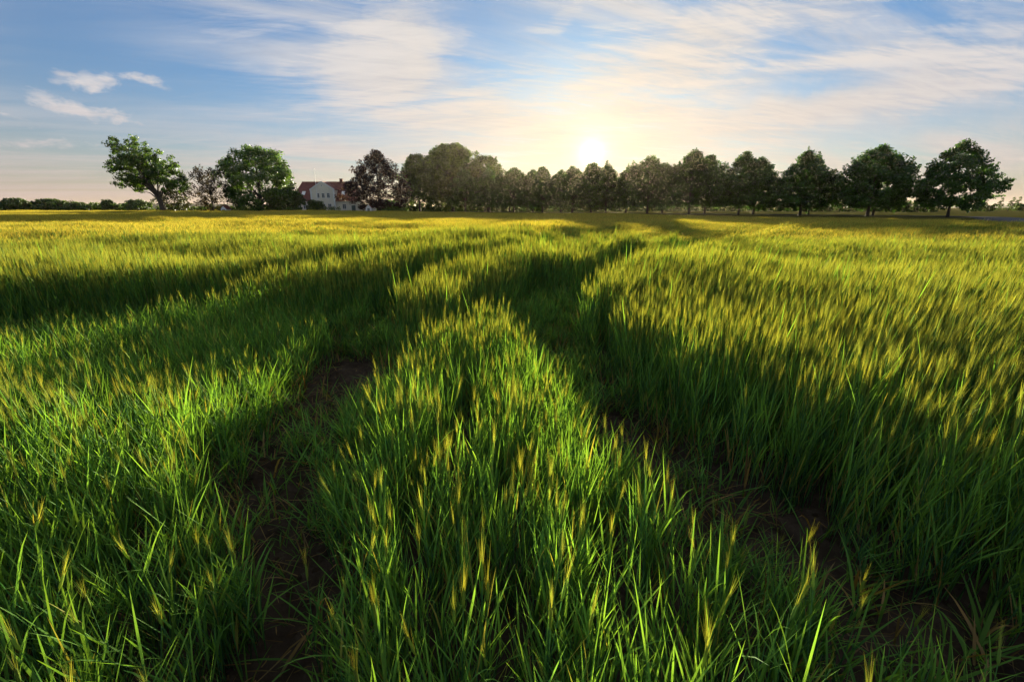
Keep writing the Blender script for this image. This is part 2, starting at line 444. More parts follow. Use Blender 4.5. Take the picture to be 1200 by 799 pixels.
    return h, dens

# ------------------------------------------------------------------ ground sheet
def axis(bounds):
    out = []
    for a, b, n in bounds: out += list(np.linspace(a, b, n, endpoint=False))
    return np.array(out + [bounds[-1][1]])
gx = axis([(-3000, -300, 14), (-300, -60, 40), (-60, -10, 50), (-10, -3.2, 40), (-3.2, 3.2, 200), (3.2, 10, 40), (10, 60, 50), (60, 130, 47), (130, 400, 30), (400, 3000, 14)])
gy = axis([(-300, -20, 12), (-20, 0.3, 24), (0.3, 6.0, 180), (6, 14, 60), (14, 60, 60), (60, 180, 70), (180, 500, 20), (500, 5000, 16)])
GX, GY = np.meshgrid(gx, gy)
GZ = ground_z(GX, GY)
rn = np.hypot(GX, GY)
fine = 1 - sstep(5, 9, rn)
GZ = GZ + fine * (0.022 * vnoise(GX * 6, GY * 6, 61) + 0.016 * vnoise(GX * 14, GY * 14, 62) + 0.012 * vnoise(GX * 28, GY * 28, 63))
trk = np.minimum(polydist(GX, GY, TRACK_A), polydist(GX, GY, TRACK_B))
GZ = GZ - 0.05 * (1 - sstep(0.1, 0.45, trk)) * (1 - sstep(10, 20, rn))
nx_, ny_ = len(gx), len(gy)
idx = np.arange(nx_ * ny_).reshape(ny_, nx_)
quads = np.stack([idx[:-1, :-1], idx[:-1, 1:], idx[1:, 1:], idx[1:, :-1]], -1).reshape(-1, 4)
gme = new_mesh('ground', np.stack([GX, GY, GZ], -1).reshape(-1, 3), quads, M_GROUND, smooth=True)
ma = gme.attributes.new('meadow', 'FLOAT', 'POINT')
mead = np.where(in_field(GX, GY) & (GY > -60), 0.0, 1.0)
ma.data.foreach_set('value', mead.ravel().astype(np.float32))
ground = tag(obj('ground', gme), kind='structure')

# ------------------------------------------------------------------ road
def ribbon(pts, w, dz, n_sub=6):
    P = []
    pts = np.array(pts, float)
    for i in range(len(pts) - 1):                      # Catmull-Rom
        p0, p1, p2, p3 = pts[max(i - 1, 0)], pts[i], pts[i + 1], pts[min(i + 2, len(pts) - 1)]
        for t in np.linspace(0, 1, n_sub, endpoint=False):
            P.append(0.5 * (2 * p1 + (p2 - p0) * t + (2 * p0 - 5 * p1 + 4 * p2 - p3) * t * t + (3 * p1 - p0 - 3 * p2 + p3) * t ** 3))
    P = np.array(P + [pts[-1]])
    T = np.gradient(P, axis=0); T /= np.linalg.norm(T, axis=1)[:, None]
    N = np.stack([-T[:, 1], T[:, 0]], 1)
    V = []
    for s in (-1, -0.96, 0, 0.96, 1):
        q = P + N * s * w / 2
        z = ground_z(P[:, 0], P[:, 1]) + (dz if abs(s) < 1 else -0.25) + (0.05 if s == 0 else 0)
        V.append(np.column_stack([q, z]))
    n = len(P); V = np.concatenate(V); Fc = []
    for k in range(4):
        for i in range(n - 1): Fc.append((k * n + i, k * n + i + 1, (k + 1) * n + i + 1, (k + 1) * n + i))
    return V, [f[::-1] for f in Fc]
M_ROAD, nt, out = material('road_asphalt')
geo = nt.nodes.new('ShaderNodeNewGeometry')
d_ = nt.nodes.new('ShaderNodeBsdfDiffuse'); nt.links.new(ramp(nt, noise_node(nt, 0.9, 6, 0.7, geo.outputs['Position']), [(0.3, (0.105, 0.104, 0.102)), (0.7, (0.17, 0.166, 0.16))]), d_.inputs['Color'])
nt.links.new(d_.outputs[0], out.inputs[0])
V, Fc = ribbon(ROAD, 4.2, 0.10)
tag(obj('road', new_mesh('road', V, Fc, M_ROAD, smooth=True)), kind='structure')

# ------------------------------------------------------------------ barley
class Plant:
    def __init__(s, seed): s.r = np.random.default_rng(seed); s.V = []; s.F = []; s.C = []
    def ribbon(s, P, W, side, C):
        """flat leaf along points P with half widths W; the last point is the tip"""
        b = len(s.V); n = len(P)
        for i in range(n):
            if i == n - 1: s.V.append(P[i]); s.C.append(C[i])
            else:
                s.V += [P[i] - side * W[i], P[i] + side * W[i]]; s.C += [C[i], C[i]]
        for i in range(n - 2): s.F.append((b + 2 * i, b + 2 * i + 1, b + 2 * i + 3, b + 2 * i + 2))
        s.F.append((b + 2 * n - 4, b + 2 * n - 3, b + 2 * n - 2))
    def tube3(s, P, rad, C):
        b = len(s.V); n = len(P)
        for i in range(n):
            for k in range(3):
                w = 2.094 * k
                s.V.append(P[i] + rad[i] * np.array([math.cos(w), math.sin(w), 0])); s.C.append(C[i])
        for i in range(n - 1):
            for k in range(3): s.F.append((b + 3 * i + k, b + 3 * i + (k + 1) % 3, b + 3 * i + 3 + (k + 1) % 3, b + 3 * i + 3 + k))

STEM_C = np.array([0.048, 0.112, 0.044]); LEAF_C = np.array([0.056, 0.120, 0.024]); EAR_C = np.array([0.096, 0.150, 0.032]); AWN_C = np.array([0.130, 0.150, 0.036])
DRY_C = np.array([0.20, 0.14, 0.06]); SOIL_C = np.array([0.030, 0.022, 0.016])

def barley_stem(p, base, H, lean, ears=True, lod=0):
    r = p.r
    la = r.uniform(0, 2 * math.pi); lv = np.array([math.cos(la), math.sin(la), 0]) * lean
    v = 1 + 0.25 * r.normal(); v = min(max(v, 0.6), 1.5)
    def at(t): return base + np.array([0, 0, 1.0]) * H * t + lv * H * t ** 1.8
    top = 0.80 if ears else 0.62
    if lod == 0:
        ts = np.array([0, 0.4, top]); p.tube3([at(t) for t in ts], [0.0022, 0.0020, 0.0014], [STEM_C * v] * 3)
    elif lod == 1:
        sd = np.array([1.0, 0, 0]); p.ribbon([at(0.15), at(0.5), at(top)], [0.003, 0.0028, 0], sd, [STEM_C * v] * 3)
    nl = (3 if lod == 0 else (2 if lod == 1 else 1)) + (0 if ears else 1)
    for k in range(nl):
        t0 = r.uniform(0.12, 0.62) if lod == 0 else r.uniform(0.35, 0.62)
        if not ears: t0 = r.uniform(0.02, 0.58)
        a = r.uniform(0, 2 * math.pi); d = np.array([math.cos(a), math.sin(a), 0])
        L = H * r.uniform(0.26, 0.42) * (1.15 if not ears else 1); up = r.uniform(0.93, 0.998); drop = r.uniform(0.0, 0.75) ** 2.8
        s0 = at(t0); q = []
        m = 4 if lod == 0 else 3
        for i in range(m + 1):
            u = i / m
            q.append(s0 + d * L * (math.sqrt(1 - up * up) * u + 0.22 * drop * u * u) + np.array([0, 0, L * (up * u - drop * u ** 2.4)]))
        w = r.uniform(0.0024, 0.0046) * (1, 1.7, 3.0)[lod]
        side = np.array([-d[1], d[0], 0]) * 0.9 + d * r.uniform(-0.4, 0.4)
        c = LEAF_C * v * r.uniform(0.75, 1.3)
        if t0 < 0.2 and r.random() < 0.25: c = DRY_C * r.uniform(0.5, 1.1)
        elif r.random() < 0.07: c = np.array([0.13, 0.13, 0.03]) * r.uniform(0.7, 1.2)
        prof = [0.7, 1.0, 0.85, 0.5, 0] if m == 4 else [0.8, 1.0, 0.6, 0]
        p.ribbon(q, [w * f for f in prof], side, [c * (1 + 0.35 * i / m) for i in range(m + 1)])
    if ears:
        e0, e1 = at(top), at(top + 0.085 / 0.85)
        ax = (e1 - e0) / np.linalg.norm(e1 - e0)
        c = EAR_C * v * r.uniform(0.8, 1.2)
        wf = (1, 1.4, 2.0)[lod]
        if lod < 2:
            p.tube3([e0, e0 + (e1 - e0) * 0.3, e0 + (e1 - e0) * 0.8, e1], [0.0015, 0.0052 * wf, 0.0045 * wf, 0.001], [c * 0.8, c, c, c])
        na = (24, 8, 5)[lod]
        for k in range(na):
            a = r.uniform(0, 2 * math.pi); d = np.array([math.cos(a), math.sin(a), 0])
            s0 = e0 + (e1 - e0) * r.uniform(0.0, 0.95)
            L = r.uniform(0.09, 0.16); sp = r.uniform(0.02, 0.15)
            e = s0 + ax * L + d * L * sp
            w = 0.0005 * (1, 3, 7.2)[lod]
            side = np.array([-d[1], d[0], 0])
            cc = AWN_C * v * r.uniform(0.75, 1.25) * (np.array([1.55, 1.22, 1.25]) if lod else 1.0)
            b = len(p.V); p.V += [s0 - side * w, s0 + side * w, e]; p.C += [cc * 0.85, cc * 0.85, cc * 1.1]; p.F.append((b, b + 1, b + 2))

def tuft(seed, n, rad, H, lean=0.16, ears=True, lod=0, bias=(0, 0), earfrac=1.0, square=False):
    p = Plant(seed); r = p.r
    for i in range(n):
        if square: bx, by = r.uniform(-rad, rad, 2)
        else:
            a = r.uniform(0, 6.283); q = rad * math.sqrt(r.random()); bx, by = q * math.cos(a), q * math.sin(a)
        nV = len(p.V)
        h = H * r.normal(1, 0.075)
        barley_stem(p, np.array([bx, by, -0.02]), h, abs(r.normal(0, lean)), ears and r.random() < earfrac, lod)
        if bias != (0, 0):
            for j in range(nV, len(p.V)):
                z = max(p.V[j][2], 0) ; k = (z / H) ** 1.3 * H
                p.V[j] = p.V[j] + np.array([bias[0] * k, bias[1] * k, -0.5 * (bias[0] ** 2 + bias[1] ** 2) * k])
    return p

def seedling(seed, n, H):
    p = Plant(seed); r = p.r
    for i in range(n):
        a = r.uniform(0, 6.283); d = np.array([math.cos(a), math.sin(a), 0])
        s0 = np.array([r.normal(0, 0.02), r.normal(0, 0.02), -0.01])
        L = H * r.uniform(0.5, 1.25); up = r.uniform(0.7, 0.99); drop = r.uniform(0, 0.8) ** 1.8
        q = []
        for k in range(5):
            u = k / 4
            q.append(s0 + d * L * (math.sqrt(1 - up * up) * u + 0.3 * drop * u * u) + np.array([0, 0, L * (up * u - drop * u ** 2.3)]))
        w = r.uniform(0.0024, 0.005)
        c = LEAF_C * r.uniform(0.7, 1.5)
        if r.random() < 0.22: c = DRY_C * r.uniform(0.4, 1.1)
        p.ribbon(q, [w * 0.7, w, w * 0.9, w * 0.5, 0], np.array([-d[1], d[0], 0.0]), [c] * 5)
    return p

def litter(seed, n):
    p = Plant(seed); r = p.r
    for i in range(n):
        a = r.uniform(0, 6.283); d = np.array([math.cos(a), math.sin(a), 0]); L = r.uniform(0.05, 0.2)
        s0 = np.array([r.normal(0, 0.09), r.normal(0, 0.09), r.uniform(0.012, 0.03)]); w = r.uniform(0.0012, 0.003)
        q = [s0 + d * L * u + np.array([0, 0, r.uniform(0, 0.012) + 0.03 * u * (r.random() < 0.3)]) for u in (0, 0.5, 1.0)]
        c = DRY_C * r.uniform(0.2, 0.75); p.ribbon(q, [w, w, 0], np.array([-d[1], d[0], 0.0]), [c] * 3)
    for i in range(n // 2):                                   # clods of earth
        c0 = np.array([r.normal(0, 0.10), r.normal(0, 0.10), 0.0]); R0 = r.uniform(0.008, 0.026); b = len(p.V)
        for j in range(5):
            w = 6.283 * j / 5 + r.uniform(-0.3, 0.3); p.V.append(c0 + np.array([math.cos(w), math.sin(w), 0]) * R0 * r.uniform(0.8, 1.3)); p.C.append(SOIL_C)
        p.V.append(c0 + np.array([r.normal(0, 0.004), r.normal(0, 0.004), R0 * r.uniform(0.8, 1.3)])); p.C.append(SOIL_C * 1.2)
        for j in range(5): p.F.append((b + j, b + (j + 1) % 5, b + 5))
    return p

protos = []
def addp(lst):
    a = len(protos); protos.extend(lst); return (a, len(protos))
K_TALL = addp([tuft(100 + i, 18, 0.082, 0.85, lean=0.08, earfrac=0.75) for i in range(9)])
K_MED = addp([tuft(200 + i, 16, 0.082, 0.85, ears=True, earfrac=0.07, lean=0.09) for i in range(7)])
K_SEED = addp([seedling(300 + i, 9, 0.24) for i in range(7)])
K_MIDR = addp([tuft(400 + i, 62, 0.27, 0.85, lod=1, bias=(0.22, 0.0), square=True) for i in range(4)])
K_MIDL = addp([tuft(450 + i, 62, 0.27, 0.85, lod=1, square=True) for i in range(4)])
K_FARR = addp([tuft(500 + i, 190, 0.66, 0.85, lod=2, bias=(0.2, 0.0), square=True) for i in range(3)])
K_FARL = addp([tuft(550 + i, 190, 0.66, 0.85, lod=2, square=True) for i in range(3)])

K_LIT = addp([litter(600 + i, 6) for i in range(5)])
rng = np.random.default_rng(7)
def scatter(d0, d1, step, jitter):
    """jittered grid of points between distances d0 and d1 inside a widened field of view"""
    W = d1 * 1.48 + 2.5
    xs = np.arange(-W, W, step); ys = np.arange(-1.0 if d0 == 0 else d0 * 0.55, d1, step)
    X, Y = np.meshgrid(xs, ys)
    X = X + rng.uniform(-jitter, jitter, X.shape) * step; Y = Y + rng.uniform(-jitter, jitter, X.shape) * step
    X, Y = X.ravel(), Y.ravel()
    r = np.hypot(X, Y)
    edge = rng.normal(0, 0.03, X.shape) * d1
    k = (r + edge * (d0 > 0) >= d0) & (r < d1) & (np.abs(X) < np.maximum(Y, 0) * 1.45 + 2.4) & (Y > 0.35) & in_field(X, Y)
    return X[k], Y[k]

D1, D2, D3 = 17.0, 42.0, 175.0
pos, kid, rot, scl = [], [], [], []
def push(X, Y, kinds, hs, wid, tilt_x, tilt_y, yaw):
    n = len(X)
    pos.append(np.column_stack([X, Y, ground_z(X, Y) - 0.01]))
    kid.append(rng.integers(kinds[0], kinds[1], n))
    # rotation = tilt about the world axes after yaw, given as XYZ euler angles
    cz, sz = np.cos(yaw), np.sin(yaw)
    a, b = tilt_x, tilt_y            # lean towards +x and +y, radians
    ca, sa, cb, sb = np.cos(a), np.sin(a), np.cos(b), np.sin(b)
    # M = Ry(a) * Rx(-b) * Rz(yaw)
    m00 = ca * cz + sa * (-sb) * sz; m10 = cb * sz; m20 = -sa * cz + ca * (-sb) * sz
    m21 = sa * sz + ca * (-sb) * cz; m22 = ca * cb
    ry = np.arcsin(np.clip(-m20, -1, 1)); rx = np.arctan2(m21, m22); rz_ = np.arctan2(m10, m00)
    rot.append(np.column_stack([rx, ry, rz_]))
    scl.append(np.column_stack([wid, wid, hs]))

def wind(X, Y):
    right = sstep(0.3, 4.0, X)
    lx = 0.02 + 0.24 * right * (0.75 + 0.45 * vnoise(X * 0.5, Y * 0.4, 71)) - 0.06 * sstep(0.5, 3.5, -X)
    lx = lx + 0.06 * vnoise(X * 1.6, Y * 1.3, 73)
    return lx, 0.05 * vnoise(X * 0.7, Y * 0.7, 72)

X, Y = scatter(0, D1, 0.150, 0.5)
h, dens = crop(X, Y)
rows = 0.5 + 0.5 * np.cos((X * 0.96 - Y * 0.12) * 2 * math.pi / 0.30)         # faint drill rows
keep = rng.random(len(X)) < dens * (0.80 + 0.2 * rows)
X, Y, h, dens = X[keep], Y[keep], h[keep], dens[keep]
lx, ly = wind(X, Y)
is_seed = (h < 0.24) | (rng.random(len(X)) < 0.25 * (dens < 0.6))
tallish = rng.random(len(X)) < sstep(0.56, 0.74, h) * (0.12 + 0.88 * sstep(2.0, 4.6, np.hypot(X, Y)))
nzl = lambda n, s: rng.normal(0, s, n)
for mask, kinds, base in ((is_seed, K_SEED, 0.24), (~is_seed & tallish, K_TALL, 0.85), (~is_seed & ~tallish, K_MED, 0.85)):
    n = int(mask.sum())
    hs = h[mask] / base * rng.normal(1, 0.06, n)
    wid = rng.uniform(0.9, 1.15, n) * (np.ones(n) if base > 0.5 else np.clip(hs, 0.7, 1.6))
    push(X[mask], Y[mask], kinds, np.clip(hs, 0.25, 1.5), wid, lx[mask] + nzl(n, 0.035), ly[mask] + nzl(n, 0.035), rng.uniform(0, 6.283, n))
# extra low seedlings in and beside the wheel tracks
X, Y = scatter(0, 9.0, 0.16, 0.5)
h, dens = crop(X, Y)
k = (h < 0.48) & (rng.random(len(X)) < np.minimum(0.85, dens * 2.0)); X, Y = X[k], Y[k]; n = len(X)
sz_ = rng.uniform(0.5, 1.55, n)
push(X, Y, K_SEED, sz_, sz_, nzl(n, 0.12), nzl(n, 0.12), rng.uniform(0, 6.283, n))

X, Y = scatter(0, 6.5, 0.16, 0.5)
h, dens = crop(X, Y)
k = (dens < 0.9); X, Y = X[k], Y[k]; n = len(X)
k = rng.random(n) < 0.6; X, Y = X[k], Y[k]; n = len(X)
push(X, Y, K_LIT, np.ones(n), rng.uniform(0.8, 1.3, n), np.zeros(n), np.zeros(n), rng.uniform(0, 6.283, n))
for d0, d1, step, KR, KL in ((D1, D2, 0.44, K_MIDR, K_MIDL), (D2, D3, 1.08, K_FARR, K_FARL)):
    X, Y = scatter(d0, d1, step, 0.35)
    h, dens = crop(X, Y)
    right = sstep(-4, 10, X) > rng.random(len(X))
    for mask, kinds in ((right, KR), (~right, KL)):
        n = int(mask.sum())
        yaw = nzl(n, 0.25) if kinds in (KR,) else rng.uniform(0, 6.283, n)
        push(X[mask], Y[mask], kinds, h[mask] / 0.85 * rng.normal(1, 0.04, n), rng.uniform(0.95, 1.12, n), nzl(n, 0.02), nzl(n, 0.02), yaw)

pos = np.concatenate(pos); kid = np.concatenate(kid); rot = np.concatenate(rot); scl = np.concatenate(scl)
# one mesh carries the plant patterns (faces) and the places where they grow (loose points)
VV, CC, FF, PID = [], [], [], []
off = 0
for i, p in enumerate(protos):
    VV.append(np.array(p.V)); CC.append(np.array(p.C)); PID.append(np.full(len(p.V), i))
    FF += [tuple(j + off for j in f) for f in p.F]; off += len(p.V)
nP = len(pos)
VV.append(pos); CC.append(np.ones((nP, 3))); PID.append(np.full(nP, -1))
VV = np.concatenate(VV); CC = np.clip(np.concatenate(CC), 0.004, 0.8); PID = np.concatenate(PID)
cm = bpy.data.meshes.new('barley_crop')
tot = np.array([len(f) for f in FF], np.int32); flat = np.concatenate([np.array(f, np.int32) for f in FF])
cm.vertices.add(len(VV)); cm.vertices.foreach_set('co', VV.astype(np.float32).ravel())
cm.loops.add(len(flat)); cm.loops.foreach_set('vertex_index', flat)
cm.polygons.add(len(tot)); cm.polygons.foreach_set('loop_start', np.concatenate([[0], np.cumsum(tot)[:-1]]).astype(np.int32)); cm.polygons.foreach_set('loop_total', tot)
cm.update(calc_edges=True)
def attr(name, typ, data, key):
    a = cm.attributes.new(name, typ, 'POINT'); a.data.foreach_set(key, np.ascontiguousarray(data).ravel())
attr('Col', 'FLOAT_COLOR', np.column_stack([CC, np.ones(len(CC))]).astype(np.float32), 'color')
attr('pid', 'INT', PID.astype(np.int32), 'value')
pad = off
attr('kid', 'INT', np.concatenate([np.zeros(pad), kid]).astype(np.int32), 'value')
attr('rot', 'FLOAT_VECTOR', np.concatenate([np.zeros((pad, 3)), rot]).astype(np.float32), 'vector')
attr('scl', 'FLOAT_VECTOR', np.concatenate([np.ones((pad, 3)), scl]).astype(np.float32), 'vector')
cm.materials.append(M_CROP)
barley = tag(obj('barley_crop', cm), 'green barley with golden awns filling the whole field between wheel tracks', 'barley', kind='stuff')
ng = bpy.data.node_groups.new('grow_barley', 'GeometryNodeTree')
ng.interface.new_socket('Geometry', in_out='INPUT', socket_type='NodeSocketGeometry')
ng.interface.new_socket('Geometry', in_out='OUTPUT', socket_type='NodeSocketGeometry')
G = ng.nodes; GL = ng.links
gi = G.new('NodeGroupInput'); go = G.new('NodeGroupOutput')
def named(name, typ):
    n = G.new('GeometryNodeInputNamedAttribute'); n.data_type = typ; n.inputs['Name'].default_value = name; return n.outputs['Attribute']
pidn = named('pid', 'INT')
def separate(value):
    c = G.new('FunctionNodeCompare'); c.data_type = 'INT'; c.operation = 'EQUAL'
    ins = [s for s in c.inputs if s.type == 'INT']
    GL.new(pidn, ins[0]); ins[1].default_value = value
    s = G.new('GeometryNodeSeparateGeometry'); s.domain = 'POINT'
    GL.new(gi.outputs[0], s.inputs['Geometry']); GL.new(c.outputs['Result'], s.inputs['Selection'])
    return s.outputs['Selection']
toi = G.new('GeometryNodeGeometryToInstance')
for i in reversed(range(len(protos))): GL.new(separate(i), toi.inputs[0])
iop = G.new('GeometryNodeInstanceOnPoints')
GL.new(separate(-1), iop.inputs['Points']); GL.new(toi.outputs[0], iop.inputs['Instance'])
iop.inputs['Pick Instance'].default_value = True
GL.new(named('kid', 'INT'), iop.inputs['Instance Index'])
e2r = G.new('FunctionNodeEulerToRotation'); GL.new(named('rot', 'FLOAT_VECTOR'), e2r.inputs[0]); GL.new(e2r.outputs[0], iop.inputs['Rotation'])
GL.new(named('scl', 'FLOAT_VECTOR'), iop.inputs['Scale'])
GL.new(iop.outputs[0], go.inputs[0])
md = barley.modifiers.new('grow', 'NODES'); md.node_group = ng
print('barley instances', nP, 'pattern faces', len(FF))

# ------------------------------------------------------------------ trees
def leaf_cards(r, centers, radii, n_per, size, base_c, flat=0.8, var=0.35, out_from=None):
    """small leaf-shaped faces spread through clumps; returns verts, quads, colours"""
    Vs, Cs = [], []
    for c, rad, n in zip(centers, radii, n_per):
        n = int(n)
        d = r.normal(size=(n, 3)); d /= np.linalg.norm(d, axis=1)[:, None]
        q = rad * r.random(n)[:, None] ** 0.45 * d; q[:, 2] *= flat
        o = np.array(c) - (out_from if out_from is not None else 0)
        o = o / (np.linalg.norm(o) + 1e-6)
        nrm = r.normal(size=(n, 3)) * 0.8 + d * 0.5 + o * 0.5 + np.array([0, 0, 0.35]); nrm /= np.linalg.norm(nrm, axis=1)[:, None]
        t = np.cross(nrm, r.normal(size=(n, 3)) + o * 1.2); t /= np.linalg.norm(t, axis=1)[:, None]
        b = np.cross(nrm, t)
        L = size * r.uniform(0.6, 1.35, n)[:, None]
        p = np.array(c) + q
        Vs.append(np.stack([p - t * L * 0.5, p + b * L * 0.30 + t * L * 0.08, p + t * L * 0.62, p - b * L * 0.30 + t * L * 0.08], 1))
        k = (1 + var * r.normal()) * (1 + 0.2 * r.normal(size=(n, 1)))
        Cs.append(np.repeat((np.array(base_c)[None] * np.clip(k, 0.35, 2.0))[:, None], 4, 1))
    V = np.concatenate(Vs).reshape(-1, 3); C = np.concatenate(Cs).reshape(-1, 3)
    return V, np.arange(len(V)).reshape(-1, 4), C

def crown_points(r, n, prof, H0, H1, rx, ry, shell=0.45, rough=0.14, lobes=5):
    """clump centres filling an uneven crown between heights H0 and H1; prof(t) is the outline radius 0..1"""
    ph = r.uniform(0, 6.28, 4); out = []
    while len(out) < n:
        t = r.random() ** 0.85; a = r.uniform(0, 6.283)
        e = prof(t) * (1 + rough * math.sin(lobes * a + ph[0] + 5 * t) + rough * math.sin((lobes - 2) * a + ph[1] - 9 * t) + rough * 0.6 * math.sin(11 * a + ph[2] + 17 * t))
        if r.random() > e + 0.15: continue
        q = e * (shell + (1 - shell) * r.random() ** 0.5)
        out.append((rx * q * math.cos(a), ry * q * math.sin(a), H0 + (H1 - H0) * t))
    return np.array(out)

def limbs(r, pts, trunk, rad0, n_limb, k=6):
    """trunk polyline plus limbs reaching some of the clump centres"""
    mb = MB()
    trunk = np.array(trunk, float); n = len(trunk)
    rr = rad0 * np.linspace(1, 0.22, n); rr[0] *= 1.35
    mb.tube(trunk, rr, 8)
    sel = r.choice(len(pts), min(n_limb, len(pts)), replace=False)
    for i in sel:
        e = pts[i]; f = r.uniform(0.25, 0.75)
        f = min(f, max(0.2, (e[2] * 0.75 - trunk[0][2]) / (trunk[-1][2] - trunk[0][2])))
        j = f * (n - 1); a = int(j); s0 = trunk[a] + (trunk[min(a + 1, n - 1)] - trunk[a]) * (j - a)
        m = s0 * 0.5 + e * 0.5 + np.array([r.normal(0, 0.25), r.normal(0, 0.25), 0.10 * np.linalg.norm(e - s0)])
        w = rad0 * (1 - 0.75 * f) * r.uniform(0.3, 0.5)
        mb.tube([s0, s0 * 0.6 + m * 0.4 + (0, 0, 0.1), m, e], [w, w * 0.75, w * 0.5, w * 0.15], k)
    return mb

def make_tree(seed, H, crown0, rx, ry, prof, n_cl, cl_r, leaf, n_leaf, c, trunk_r, trunk=None, n_limb=24, shell=0.45, rough=0.14, flat=0.75, var=0.3, mat=None, centre=(0, 0), tip_spray=0.0):
    r = np.random.default_rng(seed)
    P = crown_points(r, n_cl, prof, crown0, H, rx, ry, shell, rough)
    P[:, 0] += centre[0]; P[:, 1] += centre[1]
    rad = cl_r * r.uniform(0.6, 1.25, len(P))
    mid = np.array([centre[0], centre[1], crown0 + 0.35 * (H - crown0)])
    V, Q, C = leaf_cards(r, P, rad, n_leaf * (rad / cl_r) ** 2, leaf, c, flat, var, mid)
    if tip_spray:                                       # thin twig ends that break the outline
        o = P - mid; o /= np.linalg.norm(o, axis=1)[:, None]
        far = P[np.argsort(-np.linalg.norm((P - mid) / np.array([rx, ry, H - crown0]), axis=1))][: int(len(P) * 0.5)]
        of = far - mid; of /= np.linalg.norm(of, axis=1)[:, None]
        T = []
        for a, b in zip(far, of):
            d = b + r.normal(0, 0.25, 3) + np.array([0, 0, 0.25]); d /= np.linalg.norm(d)
            for s in np.linspace(0.5, 1.0, 3): T.append(a + d * tip_spray * s)
        T = np.array(T)
        V2, Q2, C2 = leaf_cards(r, T, np.full(len(T), cl_r * 0.28), np.full(len(T), max(4, n_leaf * 0.10)), leaf * 0.9, c, 1.0, var, mid)
        V, Q, C = np.concatenate([V, V2]), np.concatenate([Q, Q2 + len(V)]), np.concatenate([C, C2])
    crown_me = new_mesh('crown', V, Q, mat or M_LEAF, C)
    if trunk is None: trunk = [(0, 0, -0.15), (0.05, 0.02, H * 0.18), (0.0, 0.08, H * 0.42), (0.06, 0, H * 0.62), (0, 0, H * 0.86)]
    tm = limbs(r, P, trunk, trunk_r, n_limb)
    return crown_me, new_mesh('trunk', tm.V, tm.F, M_BARK, smooth=True)

def plant_tree(name, meshes, loc, label, cat='tree', group=None, rz=0.0, s=(1, 1, 1)):
    z = float(ground_z(loc[0], loc[1]))
    o = root(name, (loc[0], loc[1], z), label, cat, group, rz, s)
    obj('crown', meshes[0], o); obj('trunk', meshes[1], o)
    return o

def at_pix(u, d):
    """ground point on the line of sight of photograph column u (near the horizon row) at forward distance d"""
    D = pix_dir(u, 246.0); return (D[0] / D[1] * d, d)

def z_pix(v, d):
    D = pix_dir(600, v); return CAM_H + D[2] / D[1] * d

point_prof = lambda t: (0.7 + 1.9 * t) if t < 0.16 else max(0.0, 1 - ((t - 0.16) / 0.86) ** 1.35)
broad_prof = lambda t: (0.66 + 1.2 * t) if t < 0.28 else max(0.0, 1 - ((t - 0.28) / 0.74) ** 2.3)
lime_prof = lambda t: (0.62 + 1.7 * t) if t < 0.22 else max(0.0, 1 - ((t - 0.22) / 0.80) ** 1.75)
dome_prof = lambda t: math.sqrt(max(0.0, 1 - ((t - 0.38) / 0.64) ** 2)) if t > 0.38 else (0.72 + 0.28 * t / 0.38)
ball_prof = lambda t: math.sqrt(max(0.0, 1 - ((t - 0.45) / 0.58) ** 2))
GREEN = (0.036, 0.092, 0.022)
limes = [make_tree(900 + i, 12.6, 1.5 + 0.15 * (i % 4), 6.2, 5.6, (lime_prof, point_prof, broad_prof)[i % 3], 350, 0.85, 0.38, 72, GREEN, 0.24, n_limb=26, rough=0.13 + 0.02 * (i % 4), tip_spray=1.05 + 0.15 * (i % 3)) for i in range(9)]

# the avenue: two rows either side of the road
ordinal = ['last', 'second', 'third', 'fourth', 'fifth', 'sixth', 'seventh', 'eighth', 'ninth', 'tenth', 'eleventh', 'twelfth']
tr = np.random.default_rng(5)
hts = [0.95, 1.03, 0.97, 1.0, 1.02, 0.99, 0.98, 1.0, 1.04, 1.08, 1.12, 1.15]
for side, off_, nm in ((0, 0.0, 'near'), (1, 9.5, 'far')):
    for i in range(12):
        if side == 1 and i == 0: continue
        p = ROW_0 + ROW_T * 11.35 * i + ROW_N * off_ + tr.normal(0, 0.25, 2)
        s = hts[i] * tr.uniform(0.90, 1.07)
        if i == 0: lab = 'broad dark green avenue tree standing alone at the right end, by the road bend'
        elif side == 0: lab = f'dark green avenue tree, {ordinal[i]} from the right end in the row nearest the field'
        else: lab = f'dark green avenue tree, {ordinal[i]} from the right end in the back row behind the road'
        plant_tree('avenue_tree', limes[(i * 5 + side * 3 + i // 4) % 9], (p[0], p[1]), lab, 'tree', 'trees of the avenue', tr.uniform(0, 6.28), (s * tr.uniform(0.90, 1.08),) * 2 + (s,))

# big trees round the farm
big = make_tree(920, 22.0, 3.0, 11.0, 9.5, dome_prof, 480, 1.6, 0.6, 95, (0.060, 0.105, 0.028), 0.5, n_limb=30, rough=0.12, tip_spray=1.0)
p = at_pix(531, 172); plant_tree('tall_tree', big, p, 'tall domed green tree rising above the left end of the avenue', 'tree')
side_t = make_tree(921, 17.5, 3.0, 5.2, 5.0, dome_prof, 280, 1.2, 0.5, 80, (0.055, 0.098, 0.026), 0.34, rough=0.18, tip_spray=1.0)
p = at_pix(492, 158); plant_tree('leafy_tree', side_t, p, 'rounded green tree between the purple beech and the tall domed tree', 'tree')
p = at_pix(572, 178); plant_tree('leafy_tree', side_t, p, 'green tree with pointed top just right of the tall domed tree', 'tree', rz=2.0, s=(1, 1, 1.08))

